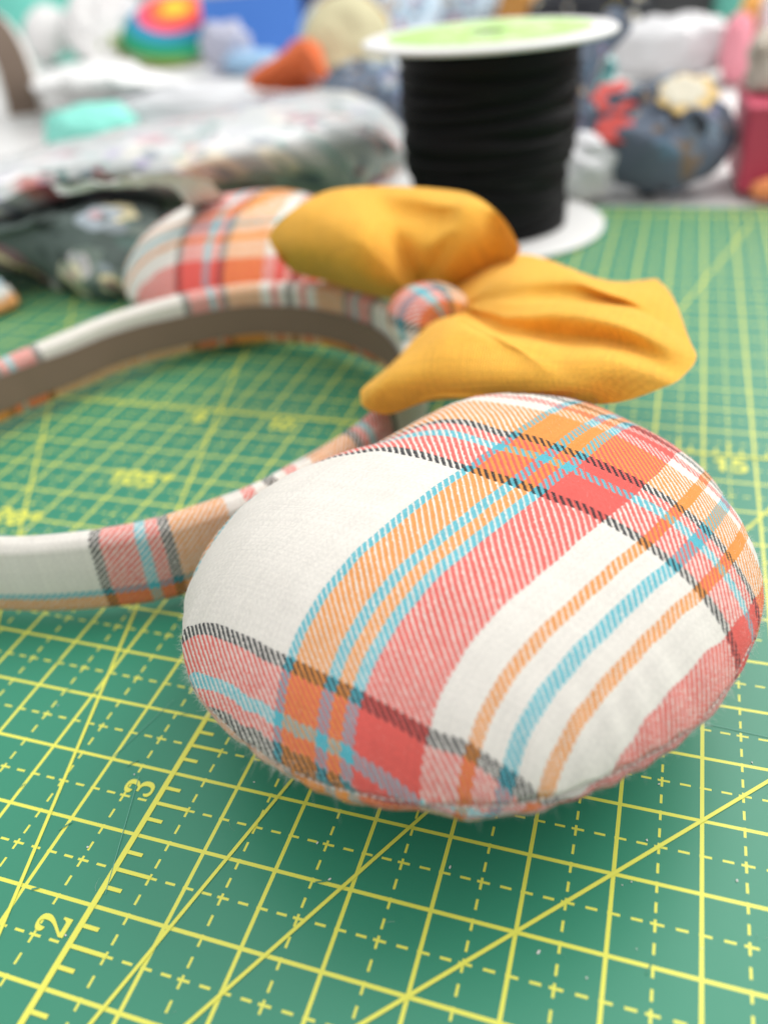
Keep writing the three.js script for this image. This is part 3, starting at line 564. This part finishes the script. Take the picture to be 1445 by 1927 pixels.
{
  const t = thing('fluffy_ball', 'round white stuffed ball left of the white padded ear', 'ball', [-0.739, 0, -1.08]);
  const g = new THREE.SphereGeometry(0.034, 40, 28), p = g.attributes.position;
  for (let i = 0; i < p.count; i++) { const k = 1 + 0.14 * fbm(p.getX(i) * 40, p.getY(i) * 40, p.getZ(i) * 40, 3); p.setXYZ(i, p.getX(i) * k, p.getY(i) * k, p.getZ(i) * k); }
  g.computeVertexNormals(); g.translate(-0.739, 0.0362, -1.08); part('stuffing', weldNormals(g), plainCloth(0.78, 0.77, 0.76), t);
  const b = new THREE.CylinderGeometry(0.011, 0.013, 0.004, 24); b.translate(-0.739, 0.002, -1.08); part('base', b, std({ color: lin(0.05, 0.05, 0.05) }), t);
}
// soft boxes and pouches
function crate(name, label, category, c, size, mat, turn, lidMat, extra) {
  const t = thing(name, label, category, [c[0], 0, c[2]]);
  const put = (g) => { g.rotateY(turn); g.translate(...c); return g; };
  const g = new RoundedBoxGeometry(size[0], size[1], size[2], 3, 0.002); part('box_body', put(g), mat, t);
  const l = new RoundedBoxGeometry(size[0] * 1.012, size[1] * 0.12, size[2] * 1.012, 2, 0.0015); l.translate(0, size[1] * 0.5, 0); part('lid', put(l), lidMat ?? mat, t);
  return t;
}
crate('red_box', 'dark red box at the right edge of the photo behind the mat', 'box', [0.1480, 0.0187, -0.4850], [0.092, 0.037, 0.055], std({ color: lin(0.50, 0.055, 0.105), roughness: 0.55 }), 0.06);
crate('blue_box', 'bright blue box behind the orange felt', 'box', [-0.4410, 0.036, -1.085], [0.118, 0.072, 0.05], std({ color: lin(0.06, 0.20, 0.62), roughness: 0.5 }), 0.32, std({ color: lin(0.45, 0.47, 0.50) }));
crate('navy_box', 'dark navy box right of the bright blue box', 'box', [-0.366, 0.046, -1.16], [0.080, 0.092, 0.05], std({ color: lin(0.03, 0.04, 0.10), roughness: 0.55 }), 0.32);
crate('black_case', 'black case at the top right behind the clear pouch', 'case', [0.072, 0.036, -1.16], [0.11, 0.072, 0.05], std({ color: lin(0.028, 0.030, 0.032), roughness: 0.45 }), 0.1);
function lump(name, label, category, c, r, mat, k, partName, rough = 0.16, turn = 0) {
  const t = thing(name, label, category, [c[0], 0, c[2]]), g = new THREE.SphereGeometry(1, 56, 36), p = g.attributes.position;
  for (let i = 0; i < p.count; i++) {
    const d = V(p.getX(i), p.getY(i), p.getZ(i)), q = 1 + rough * fbm(d.x * 1.6 + k, d.y * 1.6, d.z * 1.6 + k, 4) - 0.10 * Math.abs(fbm(d.x * 3 + k, d.y * 3, d.z * 3, 2));
    const sq = Math.sign(d.y) * Math.pow(Math.abs(d.y), 0.75); p.setXYZ(i, d.x * q * r[0], Math.max(sq * q * r[1], -c[1] + 0.0005), d.z * q * r[2]);
  }
  const uv = g.attributes.uv; for (let i = 0; i < uv.count; i++) uv.setXY(i, p.getX(i) * 9, p.getY(i) * 9 - p.getZ(i) * 6);
  g.rotateY(turn); g.computeVertexNormals(); g.translate(...c); part(partName, weldNormals(g), mat, t); return t;
}
lump('mint_cloth', 'mint green cloth in the top left corner behind the white ball', 'cloth', [-0.86, 0.056, -1.25], [0.12, 0.06, 0.06], plainCloth(0.18, 0.62, 0.52), 3, 'cloth', 0.16, 0.4);
lump('mint_cloth', 'small mint green cloth seen through the clear plastic left of the bundle', 'cloth', [-0.335, 0.016, -0.560], [0.034, 0.017, 0.03], plainCloth(0.25, 0.68, 0.58), 9, 'cloth', 0.14, 0.35);
lump('mint_cloth', 'flat mint scrap under the white padded ear', 'cloth', [-0.708, 0.009, -1.09], [0.05, 0.010, 0.03], plainCloth(0.28, 0.72, 0.60), 5, 'cloth');
lump('plastic_pouch', 'grey clear plastic pouch above the bagged floral bundle', 'pouch', [-0.305, 0.015, -0.640], [0.062, 0.017, 0.03], haze, 12, 'film', 0.18, 0.45);
lump('plastic_pouch', 'crumpled lilac plastic pouch right of the rainbow ear', 'pouch', [-0.423, 0.024, -0.964], [0.030, 0.027, 0.022], cloth({ color: lin(0.46, 0.47, 0.58), roughness: 0.4 }), 15, 'film', 0.2);
lump('blue_scrap', 'light blue scrap in front of the bright blue box', 'fabric scrap', [-0.384, 0.010, -0.946], [0.034, 0.012, 0.02], plainCloth(0.32, 0.50, 0.70), 17, 'cloth');
lump('plastic_roll', 'roll in wrinkled clear plastic lying left of the beige cloth', 'plastic roll', [0.060, 0.022, -0.805], [0.050, 0.025, 0.026], phys({ color: lin(0.60, 0.60, 0.61), roughness: 0.22 }), 19, 'film', 0.16, 0.1);
lump('plastic_bag', 'crumpled white plastic between the spool and the navy floral ear', 'plastic bag', [0.024, 0.012, -0.455], [0.026, 0.017, 0.02], phys({ color: lin(0.66, 0.66, 0.68), roughness: 0.3 }), 23, 'film', 0.2, 0.5);
lump('beige_cloth', 'crumpled beige cloth on top of the dark red box', 'cloth', [0.1320, 0.049, -0.500], [0.032, 0.019, 0.024], plainCloth(0.50, 0.44, 0.37), 29, 'cloth', 0.2);
lump('print_cloth', 'pink cloth at the top right edge above the beige cloth', 'cloth', [0.110, 0.022, -0.780], [0.012, 0.026, 0.02], plainCloth(0.78, 0.30, 0.36), 31, 'cloth', 0.15);
lump('print_cloth', 'orange yellow cloth beside the pink one at the top right edge', 'cloth', [0.121, 0.029, -0.818], [0.014, 0.032, 0.02], plainCloth(0.85, 0.45, 0.12), 33, 'cloth', 0.15);
lump('print_cloth', 'teal cloth behind the orange yellow one in the top right corner', 'cloth', [0.121, 0.028, -1.135], [0.026, 0.033, 0.03], plainCloth(0.12, 0.42, 0.34), 37, 'cloth', 0.15);
lump('white_cloth', 'white cloth at the extreme top right edge', 'cloth', [0.134, 0.036, -0.796], [0.011, 0.042, 0.02], plainCloth(0.80, 0.80, 0.80), 35, 'cloth', 0.1);
lump('orange_scrap', 'small orange scrap in front of the dark red box', 'fabric scrap', [0.1195, 0.004, -0.4480], [0.010, 0.005, 0.006], plainCloth(0.85, 0.30, 0.12), 41, 'cloth');
lump('red_scrap', 'coral red scrap left of the white ball', 'fabric scrap', [-0.980, 0.022, -1.32], [0.02, 0.026, 0.02], plainCloth(0.75, 0.13, 0.10), 43, 'cloth');
lump('yellow_flowers', 'black and yellow floral ear at the top right behind the spool', 'padded ear', [-0.037, 0.024, -1.116], [0.072, 0.030, 0.04], both(cloth({ map: floral('#23252a', ['#d9a400', '#f0d840', '#e9e6dd'], ['#3a3d40', '#15171a'], 18, 40) })), 45, 'cloth', 0.1);
lump('green_scrap', 'olive green scrap left of the rainbow ear', 'fabric scrap', [-0.639, 0.018, -1.06], [0.024, 0.02, 0.02], plainCloth(0.22, 0.30, 0.07), 47, 'cloth');
lump('floral_scrap', 'dark red and grey floral scrap between the bundle and the black elastic', 'fabric scrap', [-0.125, 0.013, -0.620], [0.025, 0.018, 0.02], navyFloral, 49, 'cloth');
{
  const t = thing('white_cloth', 'bright white folded cloth lying behind the grey plastic pouch', 'cloth', [-0.42, 0, -0.72]);
  part('fold', netSheet(WHITE, 21, 0.004, 60, 30), both(plainCloth(0.80, 0.80, 0.79)), t);
}
{
  const t = thing('orange_felt', 'folded orange felt peak left of the cream ear', 'felt', [-0.26, 0, -0.79]);
  part('felt', netSheet(ORANGE, 25, 0.003, 50, 40), both(plainCloth(0.66, 0.135, 0.035)), t);
}
{
  // another headband standing on its edge at the left border of the photograph
  const t = thing('headband', 'white headband with brown lining standing at the left edge of the photo', 'headband', [-0.50, 0, -0.70]);
  const path = bandPath([[-0.5085, 0.001, -0.7074], [-0.5020, 0.024, -0.7024], [-0.5062, 0.045, -0.7074], [-0.5203, 0.0655, -0.7174], [-0.5533, 0.0819, -0.7374], [-0.6031, 0.0913, -0.7574]]);
  const side = V(0.90, 0.0, -0.42).normalize();
  const b = part('band', bandGeometry(path, side, 0.036, 0.006, (p, P, s) => [p * 9, s * 9], 60), plainCloth(0.76, 0.74, 0.71), t);
  const rib = sheet(2, 60, (u, v) => { const s = 0.004 + v * (path.L - 0.01), p = path.at(s), o = path.side(s, side); return p.addScaledVector(o, -0.0036).addScaledVector(side, 0.014 - u * 0.028); }, (u, v) => [u, v * 20]);
  part('lining', rib, std({ color: lin(0.16, 0.115, 0.085), roughness: 0.8, side: THREE.DoubleSide }), b);
  const rib2 = sheet(2, 60, (u, v) => { const s = 0.004 + v * (path.L - 0.01), p = path.at(s), o = path.side(s, side); return p.addScaledVector(o, 0.0042).addScaledVector(side, 0.014 - u * 0.028); }, (u, v) => [u, v * 20]);
  part('lining', rib2, std({ color: lin(0.16, 0.115, 0.085), roughness: 0.8, side: THREE.DoubleSide }), b);
}
{
  // little stitched rosette cut by the left border
  const t = thing('fabric_rosette', 'small white and orange fabric rosette on the mat at the left edge', 'rosette', [-0.192, 0, -0.2690]);
  for (const [r, y, col, nm] of [[0.0105, 0.004, [0.68, 0.33, 0.12], 'orange_petals'], [0.0085, 0.0075, [0.74, 0.71, 0.66], 'cream_petals'], [0.006, 0.0105, [0.52, 0.66, 0.72], 'pale_blue_petals']]) {
    const g = []; for (let i = 0; i < 6; i++) { const a = i * 1.0472 + y * 200, q = new THREE.SphereGeometry(1, 14, 10); q.scale(r * 0.5, 0.0035, r * 0.42); q.rotateY(-a); q.translate(-0.192 + Math.cos(a) * r * 0.5, y, -0.2690 + Math.sin(a) * r * 0.5); g.push(q); }
    part(nm, mergeGeometries(g), plainCloth(...col), t);
  }
}

{
  const t = thing('mint_tube', 'small glossy mint green tube standing right of the black elastic spool', 'tube', [0.020, 0, -0.520]);
  const a = V(0.0175, 0.0085, -0.520), b = V(0.0285, 0.046, -0.535), g = new THREE.CapsuleGeometry(0.0082, a.distanceTo(b), 8, 20);
  g.applyQuaternion(new THREE.Quaternion().setFromUnitVectors(V(0, 1, 0), b.clone().sub(a).normalize())); g.translate(...a.clone().lerp(b, 0.5).toArray());
  part('tube_body', g, phys({ color: lin(0.25, 0.60, 0.58), roughness: 0.3, clearcoat: 0.5 }), t);
  const q = new THREE.CylinderGeometry(0.0085, 0.0085, 0.007, 24); q.applyQuaternion(new THREE.Quaternion().setFromUnitVectors(V(0, 1, 0), b.clone().sub(a).normalize())); q.translate(...b.toArray());
  part('cap', q, phys({ color: lin(0.10, 0.34, 0.34), roughness: 0.4 }), t);
}

lump('print_scrap', 'blue and pink print scrap at the top edge above the spool label', 'fabric scrap', [-0.235, 0.024, -1.30], [0.055, 0.028, 0.03], skyFloral, 53, 'cloth', 0.16);
lump('brown_scrap', 'brown orange scrap at the top edge right of the blue and pink print', 'fabric scrap', [-0.130, 0.022, -1.28], [0.045, 0.026, 0.03], plainCloth(0.50, 0.24, 0.06), 57, 'cloth', 0.16);
lump('white_cloth', 'white crumpled cloth at the top edge between the brown scrap and the yellow flowers', 'cloth', [-0.085, 0.020, -1.22], [0.030, 0.026, 0.03], plainCloth(0.74, 0.74, 0.74), 59, 'cloth', 0.16);
renderer.render(scene, camera);
